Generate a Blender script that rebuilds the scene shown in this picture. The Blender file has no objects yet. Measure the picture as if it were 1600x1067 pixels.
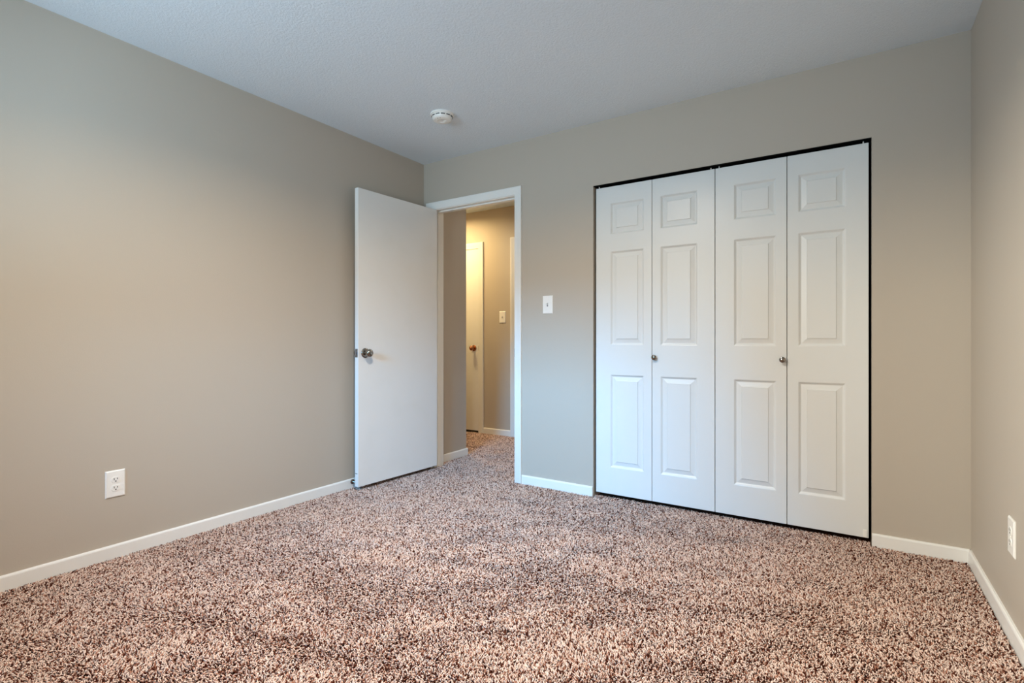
import bpy, bmesh, math, random
import numpy as np
from mathutils import Vector, Matrix

S = bpy.context.scene
COL = S.collection
random.seed(7)

# ------------------------------------------------------------------ camera
W, H, L = 3.367, 2.44, 3.80          # room: x 0..W (back wall y=0), y 0..-L
YAW = 0.57623
cam_d = bpy.data.cameras.new('camera')
cam_d.sensor_width = 36.0
cam_d.lens = 36.0 * 810.2 / 1600.0
cam_d.shift_y = -2.1 / 1600.0
cam_d.clip_start = 0.02
cam = bpy.data.objects.new('camera', cam_d)
COL.objects.link(cam)
cam.location = (2.897, -3.143, 1.016)
cam.rotation_euler = (math.pi / 2, 0, YAW)
S.camera = cam

# ------------------------------------------------------------------ view / exposure
S.view_settings.view_transform = 'Standard'
S.view_settings.look = 'None'
S.view_settings.gamma = 1.0
S.view_settings.use_curve_mapping = False
S.view_settings.exposure = 0.0
S.cycles.max_bounces = 10
S.cycles.diffuse_bounces = 6
S.cycles.glossy_bounces = 4
S.cycles.transparent_max_bounces = 8
S.cycles.caustics_reflective = False
S.cycles.caustics_refractive = False
S.cycles.sample_clamp_indirect = 4.0

# ------------------------------------------------------------------ sky
SKY_LOW, SKY_HIGH = (12, 42, 79, 1), (5, 9, 15, 1)      # bright sky low in the gap between the trees, deeper blue above
TREES, GROUND, SIDE_FILL = (4.5, 4.6, 3.6, 1), (13, 18.6, 23, 1), (46, 48, 45, 1)
world = bpy.data.worlds.new('daylight')
S.world = world
world.use_nodes = True
wn, wl = world.node_tree.nodes, world.node_tree.links
wn.clear()
def wmath(op, a, b=None, clamp=False):
    n = wn.new('ShaderNodeMath'); n.operation = op; n.use_clamp = clamp
    for i, v in enumerate((a, b)):
        if v is None: continue
        if isinstance(v, (int, float)): n.inputs[i].default_value = v
        else: wl.new(v, n.inputs[i])
    return n.outputs[0]
def wmix(f, a, b):
    n = wn.new('ShaderNodeMix'); n.data_type = 'RGBA'
    wl.new(f, n.inputs[0])
    for i, v in ((6, a), (7, b)):
        if isinstance(v, tuple): n.inputs[i].default_value = v
        else: wl.new(v, n.inputs[i])
    return n.outputs[2]
w_out = wn.new('ShaderNodeOutputWorld'); w_bg = wn.new('ShaderNodeBackground')
w_tc = wn.new('ShaderNodeTexCoord'); w_sep = wn.new('ShaderNodeSeparateXYZ')
wl.new(w_tc.outputs['Generated'], w_sep.inputs[0])
wx, wz = w_sep.outputs['X'], w_sep.outputs['Z']
def ramp(v, lo, hi):
    return wmath('MULTIPLY', wmath('SUBTRACT', v, lo), 1.0 / (hi - lo), True)
nx = wmath('MULTIPLY', wx, -1.0)
# treeline about 7 degrees high ahead, taller (about 30 degrees) to either side of the gap
side = wmath('ADD', ramp(nx, 0.16, 0.34), ramp(wx, 0.32, 0.42), True)
tline = wmath('ADD', wmath('MULTIPLY', side, 0.40), 0.115)
f_sky = wmath('MULTIPLY', wmath('SUBTRACT', wz, tline), 20.0, True)
f_up = wmath('MULTIPLY', wmath('ADD', wz, 0.03), 20.0, True)
sky = wmix(ramp(wz, 0.42, 0.60), SKY_LOW, SKY_HIGH)
upper = wmix(f_sky, wmix(ramp(nx, 0.34, 0.50), TREES, SIDE_FILL), sky)     # added bright band far to the -x side, lifts the right wall
w_col = wmix(f_up, GROUND, upper)
wl.new(w_col, w_bg.inputs['Color'])
w_bg.inputs['Strength'].default_value = 1.0
wl.new(w_bg.outputs[0], w_out.inputs[0])

# window opening in the camera-side wall (portal guides the daylight)
WX0, WX1, WZ0, WZ1 = 0.55, 1.85, 1.15, 2.06
pd = bpy.data.lights.new('window_portal', 'AREA')
pd.shape = 'RECTANGLE'; pd.size = WX1 - WX0; pd.size_y = WZ1 - WZ0
pd.cycles.is_portal = True
po = bpy.data.objects.new('window_portal', pd); COL.objects.link(po)
po.location = ((WX0 + WX1) / 2, -L - 0.06, (WZ0 + WZ1) / 2)
po.rotation_euler = (math.pi / 2, 0, 0)      # emits towards +y

ROOM_LAMP = 480.0
HALL_LAMP = 185.0
LAMP_COL = (1.0, 0.885, 0.75)
HALL_COL = (1.0, 0.72, 0.34)

# ------------------------------------------------------------------ materials
def lin(r, g, b):
    f = lambda c: (c / 255) / 12.92 if c / 255 <= .04045 else ((c / 255 + .055) / 1.055) ** 2.4
    return (f(r), f(g), f(b), 1.0)

def mat(name, col, rough=0.5, metal=0.0, spec=0.5):
    m = bpy.data.materials.new(name); m.use_nodes = True
    b = m.node_tree.nodes['Principled BSDF']
    b.inputs['Base Color'].default_value = col
    b.inputs['Roughness'].default_value = rough
    b.inputs['Metallic'].default_value = metal
    b.inputs['Specular IOR Level'].default_value = spec
    return m

def bump(m, scale, strength, dist, detail=3.0, stretch=(1, 1, 1), kind='noise', rough=0.5):
    nt = m.node_tree; n = nt.nodes; l = nt.links
    tc = n.new('ShaderNodeTexCoord'); mp = n.new('ShaderNodeMapping')
    mp.inputs['Scale'].default_value = stretch
    l.new(tc.outputs['Object'], mp.inputs['Vector'])
    if kind == 'noise':
        t = n.new('ShaderNodeTexNoise'); t.inputs['Scale'].default_value = scale
        t.inputs['Detail'].default_value = detail; t.inputs['Roughness'].default_value = rough
        out = t.outputs['Fac']
    else:
        t = n.new('ShaderNodeTexWave'); t.inputs['Scale'].default_value = scale
        t.inputs['Distortion'].default_value = 6; t.inputs['Detail'].default_value = detail
        out = t.outputs['Fac']
    l.new(mp.outputs[0], t.inputs['Vector'])
    b = n.new('ShaderNodeBump'); b.inputs['Strength'].default_value = strength; b.inputs['Distance'].default_value = dist
    l.new(out, b.inputs['Height'])
    l.new(b.outputs[0], n['Principled BSDF'].inputs['Normal'])
    return m

def tint(m, col2, scale, lo, hi, detail=4.0):
    """mix a second pigment into the base colour with noise (wear, mottling)"""
    nt = m.node_tree; n = nt.nodes; l = nt.links
    bs = n['Principled BSDF']; c = tuple(bs.inputs['Base Color'].default_value)
    tc = n.new('ShaderNodeTexCoord'); t = n.new('ShaderNodeTexNoise')
    t.inputs['Scale'].default_value = scale; t.inputs['Detail'].default_value = detail
    r = n.new('ShaderNodeValToRGB')
    r.color_ramp.elements[0].position = lo; r.color_ramp.elements[0].color = c
    r.color_ramp.elements[1].position = hi; r.color_ramp.elements[1].color = col2
    l.new(tc.outputs['Object'], t.inputs['Vector']); l.new(t.outputs['Fac'], r.inputs[0])
    l.new(r.outputs[0], bs.inputs['Base Color'])
    return m

M = {}
M['wall'] = bump(mat('greige_paint', lin(187, 177, 163), 0.55, spec=0.35), 190, 0.22, 0.0012, 4)
M['ceiling'] = bump(mat('textured_ceiling_paint', lin(224, 234, 242), 0.85, spec=0.2), 110, 0.75, 0.004, 6, rough=0.62)
M['trim'] = bump(mat('white_trim_paint', lin(236, 235, 230), 0.34), 60, 0.05, 0.0008)
M['door'] = tint(bump(mat('white_slab_door_paint', lin(232, 231, 227), 0.36), 40, 0.06, 0.0008), lin(229, 228, 223), 5, 0.5, 0.8)
M['leaf'] = bump(mat('white_moulded_door_paint', lin(224, 225, 222), 0.33), 26, 0.10, 0.0010, 3, (1.6, 1.6, 0.12), 'noise', 0.7)
M['plastic'] = mat('white_plastic', lin(240, 238, 232), 0.3)
M['slot'] = mat('dark_slot', lin(25, 22, 20), 0.7)
M['nickel'] = mat('polished_nickel', lin(152, 146, 138), 0.13, 1.0)
M['lit_nickel'] = mat('warm_lit_nickel', lin(190, 130, 95), 0.16, 1.0)  # nickel with the hallway's warm lamplight put into its colour
M['steel'] = mat('zinc_steel', lin(150, 152, 155), 0.35, 1.0)
M['track'] = mat('black_track', lin(10, 10, 10), 0.7, spec=0.1)
M['rubber'] = mat('dark_rubber', lin(30, 28, 26), 0.7)
M['base_floor'] = mat('carpet_backing', lin(80, 46, 32), 0.95, spec=0.05)
M['closet'] = mat('closet_shade_paint', lin(120, 112, 104), 0.8)  # wall paint darkened, the closet's shade is in the colour

# carpet yarn: colour of each tuft stored on the mesh
cm = bpy.data.materials.new('frieze_yarn'); cm.use_nodes = True
_b = cm.node_tree.nodes['Principled BSDF']
_a = cm.node_tree.nodes.new('ShaderNodeAttribute'); _a.attribute_name = 'yarn'
cm.node_tree.links.new(_a.outputs['Color'], _b.inputs['Base Color'])
_b.inputs['Roughness'].default_value = 0.9; _b.inputs['Specular IOR Level'].default_value = 0.12
M['yarn'] = cm

def glass_mat():
    m = bpy.data.materials.new('window_glass'); m.use_nodes = True
    n, l = m.node_tree.nodes, m.node_tree.links; n.clear()
    o = n.new('ShaderNodeOutputMaterial'); t = n.new('ShaderNodeBsdfTransparent'); g = n.new('ShaderNodeBsdfGlossy')
    fr = n.new('ShaderNodeFresnel'); mx = n.new('ShaderNodeMixShader')
    g.inputs['Roughness'].default_value = 0.02; fr.inputs['IOR'].default_value = 1.3
    l.new(fr.outputs[0], mx.inputs[0]); l.new(t.outputs[0], mx.inputs[1]); l.new(g.outputs[0], mx.inputs[2]); l.new(mx.outputs[0], o.inputs[0])
    return m
M['glass'] = glass_mat()

def emit_mat(name, col, s):
    m = bpy.data.materials.new(name); m.use_nodes = True
    n, l = m.node_tree.nodes, m.node_tree.links; n.clear()
    o = n.new('ShaderNodeOutputMaterial'); e = n.new('ShaderNodeEmission')
    e.inputs['Color'].default_value = (*col, 1); e.inputs['Strength'].default_value = s
    l.new(e.outputs[0], o.inputs[0])
    return m

# ------------------------------------------------------------------ mesh helpers
def add_box(bm, x0, x1, y0, y1, z0, z1):
    vs = [bm.verts.new(p) for p in ((x0, y0, z0), (x1, y0, z0), (x1, y1, z0), (x0, y1, z0), (x0, y0, z1), (x1, y0, z1), (x1, y1, z1), (x0, y1, z1))]
    for f in ((3, 2, 1, 0), (4, 5, 6, 7), (0, 1, 5, 4), (1, 2, 6, 5), (2, 3, 7, 6), (3, 0, 4, 7)):
        bm.faces.new([vs[i] for i in f])

def add_lathe(bm, prof, axis='z', origin=(0, 0, 0), n=40, cap=True):
    """prof: list of (radius, along); revolve round an axis through origin"""
    rings = []
    o = Vector(origin)
    def P(r, h, a):
        c, s = r * math.cos(a), r * math.sin(a)
        return o + {'z': Vector((c, s, h)), '-z': Vector((c, -s, -h)), 'x': Vector((h, c, s)), '-x': Vector((-h, s, c)), 'y': Vector((s, h, c)), '-y': Vector((c, -h, s))}[axis]
    for r, h in prof:
        rings.append([bm.verts.new(P(max(r, 1e-5), h, 2 * math.pi * i / n)) for i in range(n)])
    for a, b in zip(rings, rings[1:]):
        for i in range(n):
            j = (i + 1) % n
            bm.faces.new((a[i], a[j], b[j], b[i]))
    if cap:
        bm.faces.new(list(reversed(rings[0]))); bm.faces.new(rings[-1])

def obj(name, bm, material, parent=None, loc=(0, 0, 0), bevel=0.0, seg=2, smooth=False, angle=40):
    bmesh.ops.recalc_face_normals(bm, faces=bm.faces)
    me = bpy.data.meshes.new(name); bm.to_mesh(me); bm.free()
    me.materials.append(material)
    if smooth:
        for p in me.polygons: p.use_smooth = True
        me.set_sharp_from_angle(angle=math.radians(angle))
    o = bpy.data.objects.new(name, me); COL.objects.link(o)
    o.location = loc
    if parent: o.parent = parent
    if bevel:
        md = o.modifiers.new('edge', 'BEVEL'); md.width = bevel; md.segments = seg; md.limit_method = 'ANGLE'; md.angle_limit = math.radians(70)
    return o

def box(name, material, b, parent=None, loc=(0, 0, 0), bevel=0.0, seg=2):
    bm = bmesh.new(); add_box(bm, *b)
    return obj(name, bm, material, parent, loc, bevel, seg)

def tag(o, label, cat, group=None, kind=None):
    o['label'] = label; o['category'] = cat
    if group: o['group'] = group
    if kind: o['kind'] = kind
    return o

def empty(name, loc, label, cat, group=None, kind=None, rz=0.0):
    o = bpy.data.objects.new(name, None); COL.objects.link(o)
    o.empty_display_size = 0.05
    o.location = loc; o.rotation_euler = (0, 0, rz)
    return tag(o, label, cat, group, kind)

def boxes(name, material, lst, bevel=0.0):
    bm = bmesh.new()
    for b in lst: add_box(bm, *b)
    return obj(name, bm, material, bevel=bevel)

ZB = -0.014        # subfloor level; z = 0 is the carpet surface
# ------------------------------------------------------------------ openings
DX0, DX1, DZ = 0.090, 0.897, 2.070      # rough bedroom-door opening
JX0, JX1, JZ = 0.109, 0.877, 2.055      # finished jamb faces
CX0, CX1, CZ = 1.490, 2.992, 2.0270     # closet opening
T = 0.115
HY0, HY1 = T, 1.47                      # hallway depth range
HX, HCY = 0.040, 0.505                              # outer corner of the hallway's left wall
HXL, HXR = -2.3, 1.15

# ------------------------------------------------------------------ room shell
tag(boxes('floor', M['base_floor'], [(-2.42, W + 0.12, -L - 0.12, 1.59, -0.12, ZB)]), 'carpet backing and subfloor under the flecked carpet', 'floor', kind='structure')
tag(boxes('ceiling', M['ceiling'], [(-2.42, W + 0.12, -L - 0.12, 1.59, H, H + 0.1)]), 'white textured ceiling with a smoke detector on it', 'ceiling', kind='structure')
tag(boxes('wall_left', M['wall'], [(-0.12, 0, -L - 0.12, T, ZB, H)]), 'long greige painted wall behind the open bedroom door', 'wall', kind='structure')
tag(boxes('wall_back', M['wall'], [
    (0, DX0, 0, T, ZB, H), (DX0, DX1, 0, T, DZ, H), (DX1, CX0, 0, T, ZB, H),
    (CX0, CX1, 0, T, CZ, H), (CX1, W, 0, T, ZB, H)]), 'greige wall holding the doorway and the closet opening', 'wall', kind='structure')
tag(boxes('wall_right', M['wall'], [(W, W + 0.12, -L - 0.12, 0.85, ZB, H)]), 'greige wall at the right edge, right of the closet', 'wall', kind='structure')
tag(boxes('wall_front', M['wall'], [
    (0, WX0, -L - 0.12, -L, ZB, H), (WX1, W, -L - 0.12, -L, ZB, H),
    (WX0, WX1, -L - 0.12, -L, ZB, WZ0), (WX0, WX1, -L - 0.12, -L, WZ1, H)]), 'greige wall with the window, facing the closet', 'wall', kind='structure')
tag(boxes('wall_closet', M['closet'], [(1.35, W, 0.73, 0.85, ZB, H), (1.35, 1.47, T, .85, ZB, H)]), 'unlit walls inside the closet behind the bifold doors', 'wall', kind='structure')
tag(boxes('wall_hallway_far', M['wall'], [(-2.42, 1.47, HY1, HY1 + 0.12, ZB, H)]), 'warm lit hallway wall with a light switch, seen through the doorway', 'wall', kind='structure')
tag(boxes('wall_hallway_left', M['wall'], [(-2.42, -0.12, HCY - 0.12, HCY, ZB, H), (-0.12, HX, T, HCY, ZB, H)]), 'hallway wall turning left past the doorway corner', 'wall', kind='structure')

tag(boxes('wall_hallway_right', M['wall'], [(1.23, 1.35, T, HY1, ZB, H)]), 'greige hallway end wall behind the closet', 'wall', kind='structure')

tag(boxes('wall_hallway_end', M['wall'], [(-2.42, -2.3, HCY, HY1, ZB, H)]), 'greige wall closing the hallway beyond the warm lit door', 'wall', kind='structure')

# window in the camera-side wall
win = empty('window_1', ((WX0 + WX1) / 2, -L, WZ0), 'white framed window in the wall facing the closet', 'window', kind='structure')
def wbox(name, lst, m, bevel=0.0):
    bm = bmesh.new()
    for b in lst: add_box(bm, *b)
    o = obj(name, bm, m, win, bevel=bevel); return o
ww, wh = (WX1 - WX0) / 2, WZ1 - WZ0
wbox('window_frame', [(-ww, -ww + .05, -.09, -.03, 0, wh), (ww - .05, ww, -.09, -.03, 0, wh), (-ww + .05, ww - .05, -.09, -.03, 0, .05),
                      (-ww + .05, ww - .05, -.09, -.03, wh - .05, wh), (-.025, .025, -.085, -.035, .05, wh - .05)], M['trim'])
wbox('window_pane', [(-ww + .05, -.025, -.064, -.060, .05, wh - .05), (.025, ww - .05, -.064, -.060, .05, wh - .05)], M['glass'])
wbox('window_sill', [(-ww - .04, ww + .04, 0, .04, -.025, 0)], M['trim'], .004)

# ------------------------------------------------------------------ baseboards
BH, BT = 0.056, 0.012
def baseboard(name, p, q, nrm, label):
    """p,q: 2-D ends on the wall face; nrm: unit direction into the room"""
    prof = [(0, ZB), (BT, ZB), (BT, BH - .008), (BT - .002, BH - .003), (BT - .006, BH), (0, BH)]
    bm = bmesh.new(); ends = []
    for e2 in (p, q):
        ends.append([bm.verts.new((e2[0] + nrm[0] * d, e2[1] + nrm[1] * d, z)) for d, z in prof])
    n = len(prof)
    for i in range(n):
        bm.faces.new((ends[0][i], ends[0][(i + 1) % n], ends[1][(i + 1) % n], ends[1][i]))
    bm.faces.new(ends[0]); bm.faces.new(list(reversed(ends[1])))
    return tag(obj(name, bm, M['trim']), label, 'baseboard', kind='structure')
baseboard('baseboard_left', (0, -L), (0, -0.018), (1, 0), 'white baseboard along the left wall under the outlet')
baseboard('baseboard_back', (0.942, 0), (CX0 - .002, 0), (0, -1), 'short white baseboard between doorway casing and closet')
baseboard('baseboard_back_corner', (CX1 + .001, 0), (W, 0), (0, -1), 'short white baseboard between closet and right corner')
baseboard('baseboard_right', (W, 0), (W, -L), (-1, 0), 'white baseboard along the right wall under the outlet')
baseboard('baseboard_front', (0, -L), (W, -L), (0, 1), 'white baseboard under the window')
baseboard('baseboard_hallway', (-0.470, HY1), (-0.117, HY1), (0, -1), 'short white baseboard on the far hallway wall')
baseboard('baseboard_hallway_left', (HX, T), (HX, HCY + BT), (1, 0), 'white baseboard on the hallway wall just past the doorway')

# ------------------------------------------------------------------ door casings
def casing_bm(bm, x0, x1, zt, y, sgn, w=0.057, left=True, right=True):
    """mitred casing round an opening; sgn=-1: faces -y"""
    prof = [(0, 0), (0, .009), (.004, .011), (.036, .0125), (.042, .0155), (w - .004, .0165), (w, .013), (w, 0)]
    path = [(x0, ZB, -1, 0), (x0, zt, -1, 1), (x1, zt, 1, 1), (x1, ZB, 1, 0)]
    rings = []
    for px, pz, sx, sz in path:
        rings.append([bm.verts.new((px + sx * u, y + sgn * d, pz + sz * u)) for u, d in prof])
    n = len(prof)
    for a, b in zip(rings, rings[1:]):
        for i in range(n):
            j = (i + 1) % n
            bm.faces.new((a[i], a[j], b[j], b[i]))
    bm.faces.new(rings[0]); bm.faces.new(list(reversed(rings[-1])))

tr = empty('trim_1', ((JX0 + JX1) / 2, 0, 0), 'white casing and jamb round the open bedroom doorway', 'door frame', kind='structure')
def at_parent(o, par):
    o.parent = par; o.matrix_parent_inverse = Matrix.Translation(-Vector(par.location)); return o
bm = bmesh.new(); casing_bm(bm, JX0 - .006 - .012, JX1 + .005, JZ + .005, 0, -1)
at_parent(obj('casing', bm, M['trim'], smooth=True, angle=25), tr)
bm = bmesh.new(); casing_bm(bm, JX0 - .006, JX1 + .006, JZ + .006, T, 1)
at_parent(obj('casing', bm, M['trim'], smooth=True, angle=25), tr)
bm = bmesh.new()
add_box(bm, DX0, JX0, 0, T, ZB, DZ); add_box(bm, JX1, DX1, 0, T, ZB, DZ); add_box(bm, JX0, JX1, 0, T, JZ, DZ)
at_parent(obj('jamb', bm, M['trim']), tr)
bm = bmesh.new()   # door-stop strip
add_box(bm, JX0, JX0 + .010, .040, .075, ZB, JZ); add_box(bm, JX1 - .010, JX1, .040, .075, ZB, JZ); add_box(bm, JX0 + .01, JX1 - .01, .040, .075, JZ - .010, JZ)
at_parent(obj('stop_strip', bm, M['trim'], bevel=.002), tr)
bm = bmesh.new(); add_box(bm, JX1 - .0015, JX1 + .004, -.002, .030, .895, .955)
sp = at_parent(obj('strike_plate', bm, M['steel'], bevel=.0006), tr); sp['label'] = 'steel strike plate'

# ------------------------------------------------------------------ knobs
def round_knob(parent, loc, axis, m, s=1.0):
    k = None
    bm = bmesh.new()
    add_lathe(bm, [(.0, 0), (.0335, 0), (.0340, .003), (.031, .007), (.022, .010), (.0, .011)], axis, (0, 0, 0), 48, cap=False)
    r = obj('rosette', bm, m, parent, loc, smooth=True, angle=50)
    bm = bmesh.new()
    prof = [(.0, .008), (.0125, .008), (.0115, .018), (.0125, .025), (.019, .030), (.0255, .037), (.0275, .045), (.0262, .054), (.021, .061), (.0135, .0645), (.0125, .0655), (.009, .064), (.0085, .0665), (.0, .067)]
    add_lathe(bm, prof, axis, (0, 0, 0), 48, cap=False)
    k = obj('knob', bm, m, parent, loc, smooth=True, angle=50)
    return r, k

# ------------------------------------------------------------------ bedroom door (open, along the left wall)
DW, DT = 0.764, 0.035
d1 = empty('door_1', (JX0 + .001, -0.004, 0), 'flat white bedroom door standing open against the left wall', 'door', kind='structure', rz=math.radians(-92.7))
# local frame: x along the closed door from the hinge, y into the jamb (hall side face at y = DT+.004)
DY0 = .004; DY1 = DY0 + DT
slab = box('door_slab', M['door'], (.002, DW, DY0, DY1, .020, 2.050), d1, bevel=.0018)
kx, kz = DW - .058, .928
round_knob(d1, (kx, DY1, kz), 'y', M['nickel'])
round_knob(d1, (kx, DY0, kz), '-y', M['nickel'])
lp = box('latch_plate', M['steel'], (DW - .001, DW + .0014, DY0 + .005, DY1 - .005, kz - .029, kz + .029), d1, bevel=.0006)
lp['label'] = 'steel latch face plate'
bm = bmesh.new(); add_box(bm, DW + .001, DW + .011, DY0 + .011, DY1 - .011, kz - .010, kz + .010)
for v in bm.verts:
    if v.co.x > DW + .005 and v.co.y < DY0 + .015: v.co.x -= .007
obj('latch_bolt', bm, M['steel'], d1, bevel=.001)
for hz in (.25, 1.03, 1.83):
    bm = bmesh.new(); add_lathe(bm, [(.0, 0), (.0062, 0), (.0062, .089), (.0, .089)], 'z', (.0005, -.002, hz), 20, cap=False)
    obj('hinge', bm, M['steel'], d1, smooth=True)
sc_ = box('edge_chip', M['slot'], (DW - .0004, DW + .0003, DY0 + .004, DY1 - .008, .108, .112), d1); sc_['label'] = 'small dark scratch across the door edge'

# ------------------------------------------------------------------ bifold closet doors
LEAF_D, LEAF_T, LY = .0, .032, .020
PZ = [(0.193, 0.794), (0.984, 1.590), (1.700, 1.902)]
RINGS = [(0, 0), (.003, .0010), (.010, .0080), (.013, .0098), (.016, .0098), (.039, .0040), (.0415, .0002)]
def leaf_bm(w, p0, p1, z0=.020, z1=2.010):
    """moulded three-panel leaf, front face at y=0, facing -y; x 0..w"""
    bm = bmesh.new()
    xs = [0, p0, p1, w]; zs = [z0] + [z for a in PZ for z in a] + [z1]
    grid = [[bm.verts.new((x, 0, z)) for x in xs] for z in zs]
    for i in range(len(zs) - 1):
        for j in range(3):
            q = (grid[i][j], grid[i][j + 1], grid[i + 1][j + 1], grid[i + 1][j])
            if j == 1 and i % 2 == 1:
                prev = list(q)
                a0, a1, b0, b1 = xs[1], xs[2], zs[i], zs[i + 1]
                for ins, dep in RINGS[1:]:
                    cur = [bm.verts.new(p) for p in ((a0 + ins, dep, b0 + ins), (a1 - ins, dep, b0 + ins), (a1 - ins, dep, b1 - ins), (a0 + ins, dep, b1 - ins))]
                    for k in range(4):
                        bm.faces.new((prev[k], prev[(k + 1) % 4], cur[(k + 1) % 4], cur[k]))
                    prev = cur
                bm.faces.new(prev)
            else:
                bm.faces.new(q)
    # sides and back
    bk = [[bm.verts.new((x, LEAF_T, z)) for x in (0, w)] for z in zs]
    n = len(zs)
    for i in range(n - 1):
        bm.faces.new((grid[i][0], grid[i + 1][0], bk[i + 1][0], bk[i][0]))
        bm.faces.new((grid[i][3], bk[i][1], bk[i + 1][1], grid[i + 1][3]))
        bm.faces.new((bk[i][0], bk[i + 1][0], bk[i + 1][1], bk[i][1]))
    bm.faces.new((grid[0][0], bk[0][0], bk[0][1], grid[0][3], grid[0][2], grid[0][1]))
    bm.faces.new((grid[-1][0], grid[-1][1], grid[-1][2], grid[-1][3], bk[-1][1], bk[-1][0]))
    return bm

EDGES = [(1.5015, 1.8735), (1.8765, 2.2435), (2.2470, 2.6145), (2.6175, 2.9800)]
def bifold(name, a, b, label, knob_leaf, kx):
    root = empty(name, (EDGES[a][0], LY, 0), label, 'closet door', group='bifold closet doors', kind='structure')
    ox = EDGES[a][0]
    for k in (a, b):
        e0, e1 = EDGES[k]; w = e1 - e0
        p0, p1 = (.100, w - .050) if k == a else (.051, w - .097)
        obj('door_leaf', leaf_bm(w, p0, p1), M['leaf'], root, (e0 - ox, 0, 0), bevel=.0014)
    bm = bmesh.new()
    add_lathe(bm, [(.0, 0), (.0085, 0), (.0085, .002), (.0062, .006), (.0068, .010), (.0115, .014), (.0155, .019), (.0162, .0225), (.0150, .026), (.0105, .0285), (.0, .0295)], '-y', (0, 0, 0), 36, cap=False)
    k = obj('knob', bm, M['nickel'], root, (kx - ox, 0, .910), smooth=True, angle=60); k['label'] = 'small round polished metal knob'
    for pxx in ((EDGES[a][0] + .020, EDGES[b][1] - .022)):
        bm = bmesh.new(); add_lathe(bm, [(.0, 0), (.0030, 0), (.0030, .012), (.0, .012)], 'z', (0, 0, 0), 12, cap=False)
        obj('guide_pin', bm, M['plastic'], root, (pxx - ox, .008, 2.009), smooth=True)
    for hz in (.30, 1.00, 1.72):
        bm = bmesh.new(); add_lathe(bm, [(.0, 0), (.004, 0), (.004, .06), (.0, .06)], 'z', (0, 0, 0), 12, cap=False)
        obj('hinge', bm, M['steel'], root, (EDGES[a][1] + .0015 - ox, LEAF_T + .002, hz), smooth=True)
    return root
bifold('door_2', 0, 1, 'left pair of white raised-panel bifold closet doors', 1, 1.893)
b2 = bifold('door_3', 2, 3, 'right pair of white raised-panel bifold closet doors', 2, 2.596)
pv = box('pivot_bracket', M['plastic'], (2.956 - 2.2470, 2.974 - 2.2470, -.0035, .0005, .022, .060), b2, bevel=.001)
pv['label'] = 'small white pivot bracket at the bottom corner'
bm = bmesh.new()
add_box(bm, CX0 + .001, CX1 - .001, .0015, .060, CZ - .0035, CZ - .0002)
add_box(bm, CX0 + .001, CX1 - .001, .060, .064, CZ - .03, CZ - .0002)
tag(obj('trim_2', bm, M['track']), 'black closet door track under the header of the opening', 'door track', kind='structure')

# ------------------------------------------------------------------ hallway doors
tr3 = empty('trim_3', (-0.93, HY1, 0), 'warm lit white casing round the closed hallway door', 'door frame', kind='structure')
bm = bmesh.new(); casing_bm(bm, -1.322, -0.538, 2.030, HY1, -1, w=.066)
at_parent(obj('casing', bm, M['trim'], smooth=True, angle=25), tr3)
d4 = empty('door_4', (-1.320, HY1, 0), 'closed flat white hallway door with warm lit knob', 'door', kind='structure')
box('door_slab', M['door'], (.002, .780, -.004, -.0004, .013, 2.026), d4, bevel=.001)
round_knob(d4, (.718, -.004, .928), '-y', M['lit_nickel'])
lp = box('latch_plate', M['lit_nickel'], (.7765, .7815, -.0055, -.0035, .900, .956), d4)
box('gap_shade_strip', M['rubber'], (.002, .780, -.003, -.0004, ZB, .013), d4)  # dark strip standing in for the shaded gap under the door
tr4 = empty('trim_4', (0.33, HY1, 0), 'white casing right of the hallway light switch', 'door frame', kind='structure')
bm = bmesh.new(); casing_bm(bm, -0.055, 0.715, 2.045, HY1, -1, w=.060)
at_parent(obj('casing', bm, M['trim'], smooth=True, angle=25), tr4)
d5 = empty('door_5', (-0.053, HY1, 0), 'closed white hallway door right of the light switch', 'door', kind='structure')
box('door_slab', M['door'], (.002, .764, -.004, -.0004, .020, 2.041), d5, bevel=.001)

# ------------------------------------------------------------------ wall plates
def plate_bm(w, h, t=.006):
    bm = bmesh.new()
    b0 = [bm.verts.new((sx * w / 2, 0, sz * h / 2)) for sx, sz in ((-1, -1), (1, -1), (1, 1), (-1, 1))]
    b1 = [bm.verts.new((sx * w / 2, -t * .45, sz * h / 2)) for sx, sz in ((-1, -1), (1, -1), (1, 1), (-1, 1))]
    i = .005
    b2 = [bm.verts.new((sx * (w / 2 - i), -t, sz * (h / 2 - i))) for sx, sz in ((-1, -1), (1, -1), (1, 1), (-1, 1))]
    for a, b in ((b0, b1), (b1, b2)):
        for k in range(4): bm.faces.new((a[k], a[(k + 1) % 4], b[(k + 1) % 4], b[k]))
    bm.faces.new(b2); bm.faces.new(list(reversed(b0)))
    return bm

def screw(parent, x, z, y):
    bm = bmesh.new(); add_lathe(bm, [(.0, 0), (.0032, 0), (.0028, .0010), (.0, .0014)], '-y', (0, 0, 0), 16, cap=False)
    s = obj('screw', bm, M['plastic'], parent, (x, y, z), smooth=True)

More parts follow.
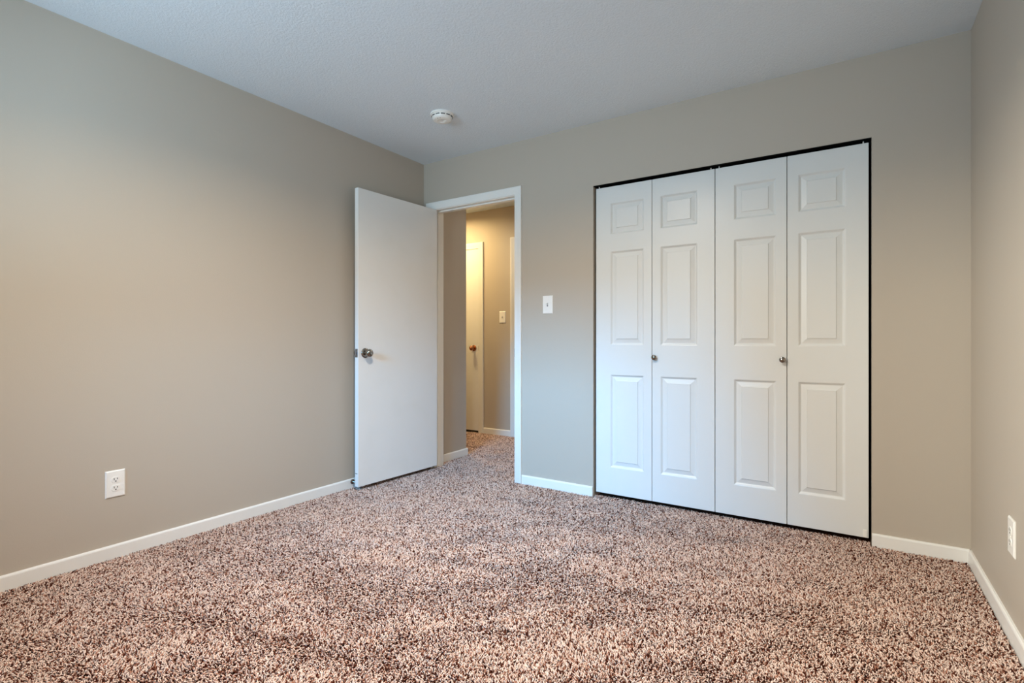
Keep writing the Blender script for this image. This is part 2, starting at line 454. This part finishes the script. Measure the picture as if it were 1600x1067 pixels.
def outlet(loc, rz, label, group='duplex wall outlets'):
    root = empty('wall_outlet', loc, label, 'outlet', group, rz=rz)
    obj('cover_plate', plate_bm(.080, .126), M['plastic'], root, bevel=.0)
    for sz in (-.0195, .0195):
        bm = bmesh.new()
        pts = []
        for i in range(40):
            a = 2 * math.pi * i / 40
            pts.append((.0172 * math.cos(a), max(-.0138, min(.0138, .0172 * math.sin(a)))))
        lo = [bm.verts.new((x, 0, z)) for x, z in pts]; hi = [bm.verts.new((x * .97, -.0022, z * .97)) for x, z in pts]
        for i in range(40): bm.faces.new((lo[i], lo[(i + 1) % 40], hi[(i + 1) % 40], hi[i]))
        bm.faces.new(hi)
        rc = obj('receptacle', bm, M['plastic'], root, (0, -.0056, sz))
        bm = bmesh.new()
        add_box(bm, -.0078, -.0052, -.0003, .001, -.0005, .0085)
        add_box(bm, .0052, .0078, -.0003, .001, .0005, .0080)
        add_lathe(bm, [(.0, -.001), (.0029, -.001), (.0029, .0003), (.0, .0003)], '-y', (0, 0, -.0068), 16, cap=False)
        sl = obj('slots', bm, M['slot'], rc, (0, -.0022, 0)); sl['label'] = 'dark prong slots'
    screw(root, 0, 0, -.006)
    return root
outlet((0, -2.114, .341), math.pi / 2, 'white duplex outlet low on the left wall, left of the open door')
outlet((W, -.722, .343), -math.pi / 2, 'white duplex outlet on the right wall above its baseboard')

def switch(loc, rz, label):
    root = empty('light_switch', loc, label, 'light switch', 'toggle light switches', rz=rz)
    obj('cover_plate', plate_bm(.078, .125), M['plastic'], root)
    bz = box('toggle_collar', M['plastic'], (-.0075, .0075, -.0072, -.0055, -.0150, .0150), root, bevel=.0006)
    bm = bmesh.new(); add_box(bm, -.0045, .0045, -.0195, -.006, -.004, .005)
    for v in bm.verts:
        if v.co.y < -.01: v.co.z += .010; v.co.x *= .8
    obj('toggle', bm, M['plastic'], root, bevel=.0012)
    bm = bmesh.new(); add_box(bm, -.0052, .0052, -.0076, -.0070, -.0120, .0120)
    sl = obj('toggle_slot', bm, M['steel'], root)
    for sz in (-.030, .030): screw(root, 0, sz, -.006)
    return root
switch((1.151, 0, 1.261), 0, 'white toggle light switch on the wall between doorway and closet')
switch((-.221, HY1, 1.263), 0, 'white toggle light switch on the hallway wall seen through the doorway')

# ------------------------------------------------------------------ smoke detector
sd = empty('smoke_detector', (.745, -.640, H), 'round white smoke detector on the ceiling near the back corner', 'smoke detector')
bm = bmesh.new(); add_lathe(bm, [(.0, 0), (.074, 0), (.074, .009), (.071, .011), (.0, .011)], '-z', n=64, cap=False)
obj('base', bm, M['plastic'], sd, smooth=True)
bm = bmesh.new(); add_lathe(bm, [(.0, .010), (.066, .010), (.0665, .017), (.0640, .0215), (.0630, .027), (.058, .037), (.050, .0405), (.030, .0425), (.028, .0405), (.0, .041)], '-z', n=64, cap=False)
obj('cover', bm, M['plastic'], sd, smooth=True, angle=50)
bm = bmesh.new()
NV = 12
for i in range(NV):
    a0 = 2 * math.pi * (i + .12) / NV; a1 = 2 * math.pi * (i + .88) / NV
    seg = 5; rows = []
    for k in range(seg + 1):
        a = a0 + (a1 - a0) * k / seg
        rows.append([bm.verts.new((r * math.cos(a), r * math.sin(a), z)) for r, z in ((.0655, -.0180), (.0672, -.0180), (.0655, -.0222), (.0640, -.0222))])
    for k in range(seg):
        p, q = rows[k], rows[k + 1]
        for u in range(4): bm.faces.new((p[u], p[(u + 1) % 4], q[(u + 1) % 4], q[u]))
    bm.faces.new(rows[0]); bm.faces.new(list(reversed(rows[-1])))
v_ = obj('vent_slots', bm, M['slot'], sd); v_['label'] = 'ring of dark vent slots'
bm = bmesh.new(); add_lathe(bm, [(.0, .0405), (.012, .0405), (.011, .0440), (.0, .0445)], '-z', (.012, .018, 0), n=32, cap=False)
obj('test_button', bm, M['plastic'], sd, smooth=True)
bm = bmesh.new()
for px_, py_ in ((.004, -.046), (.020, -.042)):
    add_lathe(bm, [(.0, .039), (.0028, .039), (.0026, .0418), (.0, .0420)], '-z', (px_, py_, 0), n=16, cap=False)
iw = obj('indicator_holes', bm, M['slot'], sd)

# ------------------------------------------------------------------ door stop on the left baseboard
ds = empty('door_stop', (BT, -.734, .037), 'dark metal door stop on the left baseboard behind the open door', 'door stop')
bm = bmesh.new(); add_lathe(bm, [(.0, 0), (.016, 0), (.016, .003), (.010, .008), (.0, .009)], 'x', n=28, cap=False)
obj('mounting_base', bm, M['nickel'], ds, smooth=True)
bm = bmesh.new(); add_lathe(bm, [(.0, .006), (.0055, .006)] + [(.0055 + .0012 * (i % 2), .008 + .0022 * i) for i in range(20)] + [(.0055, .053), (.0, .053)], 'x', n=24, cap=False)
obj('spring_shaft', bm, M['nickel'], ds, smooth=True)
bm = bmesh.new(); add_lathe(bm, [(.0, .050), (.0095, .050), (.0100, .056), (.0095, .064), (.007, .066), (.0, .066)], 'x', n=24, cap=False)
obj('rubber_tip', bm, M['rubber'], ds, smooth=True)

# ------------------------------------------------------------------ ceiling lamps (outside the frame; they light the rooms)
def ceiling_lamp(loc, label, col, s, r, dep):
    root = empty('ceiling_light', loc, label, 'ceiling light', 'flush ceiling lights')
    bm = bmesh.new(); add_lathe(bm, [(.0, 0), (r + .012, 0), (r + .012, dep), (r + .004, dep), (r + .003, .012), (.0, .012)], '-z', n=48, cap=False)
    obj('lamp_base', bm, M['plastic'], root, smooth=True)
    bm = bmesh.new(); add_lathe(bm, [(r + .0035, dep - .0005), (r + .0010, dep - .0005), (r + .0008, .017), (r + .0025, .017)], '-z', n=48, cap=False)
    obj('baffle', bm, M['rubber'], root, smooth=True)
    bm = bmesh.new(); add_lathe(bm, [(r, .013), (r * .8, .015), (r * .4, .016), (.0, .0165)], '-z', n=20, cap=False)
    obj('lamp_lens', bm, emit_mat('lit_glass', col, s), root, smooth=True)
ceiling_lamp((1.68, -1.92, H), 'lit round ceiling light at the centre of the bedroom', LAMP_COL, ROOM_LAMP, .13, .066)
ceiling_lamp((.72, .85, H), 'dim round fill light added at the hallway end', LAMP_COL, 28.0, .12, .034)  # added fill lamp, brightens the hallway wall beside the doorway
ceiling_lamp((-.80, .98, H), 'lit round ceiling light in the hallway', HALL_COL, HALL_LAMP, .12, .034)

# ------------------------------------------------------------------ carpet pile
def carpet():
    rng = np.random.default_rng(11)
    s = 0.0056
    def patch(x0, x1, y0, y1):
        gx = np.arange(x0 + s * .4, x1 - s * .3, s); gy = np.arange(y0 + s * .4, y1 - s * .3, s)
        X, Y = np.meshgrid(gx, gy); p = np.stack([X.ravel(), Y.ravel()], 1)
        p = p + rng.uniform(-.5, .5, p.shape) * s * .9
        bounds.append(np.tile([[x0, y0, x1, y1]], (len(p), 1)))
        return p
    bounds = []
    pts = np.concatenate([patch(BT + .001, W - BT - .001, -3.25, -BT - .001),
                          patch(JX0 + .004, JX1 - .004, -BT, T),
                          patch(HX + BT + .002, 1.1, T + .004, HY1 - BT - .004),
                          patch(-.9, HX + BT + .002, HCY + BT, HY1 - BT - .004),
                          patch(CX0 + .004, CX1 - .004, -BT, .05)])
    n = len(pts)
    # low-frequency pile direction field (vacuum and foot marks)
    def field(x, y, seed, k):
        r = np.random.default_rng(seed); v = np.zeros_like(x)
        for i in range(14):
            a = r.uniform(0, 2 * np.pi); fq = r.uniform(.5, 1.6) * k; ph = r.uniform(0, 6.28)
            v += np.sin(fq * (np.cos(a) * x + np.sin(a) * y) * 2 * np.pi + ph) / 14 ** .5
        return v
    x, y = pts[:, 0], pts[:, 1]
    f1 = field(x, y, 3, .9); f2 = field(x, y, 5, 1.6); f3 = field(x, y, 9, 4.0)
    mlean = np.clip(.6 * f1 + .7 * f2 + .7 * f3, -1.2, 1.2)
    base_dir = np.stack([-.54 * mlean, .84 * mlean], 1) * 1.5
    ang = rng.uniform(0, 2 * np.pi, n)
    ln = rng.uniform(.45, 1.25, n)
    lean = base_dir * .55 + np.stack([np.cos(ang), np.sin(ang)], 1) * ln[:, None] * .85
    length = rng.uniform(.0095, .0135, n)
    r0 = rng.uniform(.0018, .0026, n)
    base = np.concatenate([pts, np.full((n, 1), ZB + .0005)], 1)
    def at(t, bend):
        off = lean * (t ** bend)
        d = np.concatenate([off, np.ones((n, 1))], 1)
        d[:, 2] = 1.0 / np.sqrt(1 + (off ** 2).sum(1)) * t
        d[:, :2] *= t * .8
        return base + d * length[:, None]
    rings = []
    for t, rr in ((0.0, .75), (.55, 1.15), (.9, .85)):
        c = at(t, .6)
        ph = ang + t * 1.5
        for k in range(3):
            a = ph + 2 * np.pi * k / 3
            rings.append(c + np.stack([np.cos(a) * r0 * rr, np.sin(a) * r0 * rr, -.6 * rr * r0 * (np.cos(a) * lean[:, 0] + np.sin(a) * lean[:, 1]) * t], 1))
    tip = at(1.12, .6)
    V = np.stack(rings + [tip], 1)           # n,10,3
    # keep the yarn off the walls' inside
    bd = np.concatenate(bounds)[:, None, :]
    V[:, :, :2] = np.clip(V[:, :, :2], bd[:, :, :2] + .0008, bd[:, :, 2:] - .0008)
    V = V.reshape(-1, 3)
    nv = 10
    quads = []
    for lv in (0, 1):
        for k in range(3):
            quads.append((lv * 3 + k, lv * 3 + (k + 1) % 3, lv * 3 + 3 + (k + 1) % 3, lv * 3 + 3 + k))
    tris = [(6 + k, 6 + (k + 1) % 3, 9) for k in range(3)]
    pat = np.array([i for q in quads for i in q] + [i for t in tris for i in t])
    lens = np.array([4] * 6 + [3] * 3)
    loops = (pat[None, :] + (np.arange(n) * nv)[:, None]).ravel()
    starts1 = np.concatenate([[0], np.cumsum(lens)[:-1]])
    starts = (starts1[None, :] + (np.arange(n) * len(pat))[:, None]).ravel()
    me = bpy.data.meshes.new('carpet_pile')
    me.vertices.add(len(V)); me.vertices.foreach_set('co', V.astype(np.float32).ravel())
    me.loops.add(len(loops)); me.loops.foreach_set('vertex_index', loops.astype(np.int32))
    me.polygons.add(n * 9); me.polygons.foreach_set('loop_start', starts.astype(np.int32))
    me.update(calc_edges=True)
    me.polygons.foreach_set('use_smooth', np.ones(n * 9, dtype=bool))
    pal = np.array([lin(242, 218, 203)[:3], lin(228, 196, 178)[:3], lin(176, 126, 104)[:3], lin(88, 42, 28)[:3]])
    idx = rng.choice(4, n, p=[.42, .23, .15, .20])
    colr = pal[idx] * rng.uniform(.85, 1.12, (n, 1))
    at_ = me.attributes.new('yarn', 'FLOAT_COLOR', 'POINT')
    cc = np.ones((n, nv, 4), np.float32); cc[:, :, :3] = colr[:, None, :]
    at_.data.foreach_set('color', cc.ravel())
    me.materials.append(M['yarn'])
    o = bpy.data.objects.new('carpet_pile', me); COL.objects.link(o)
    tag(o, 'beige frieze carpet flecked with dark brown, covering the bedroom floor', 'carpet', kind='stuff')
carpet()
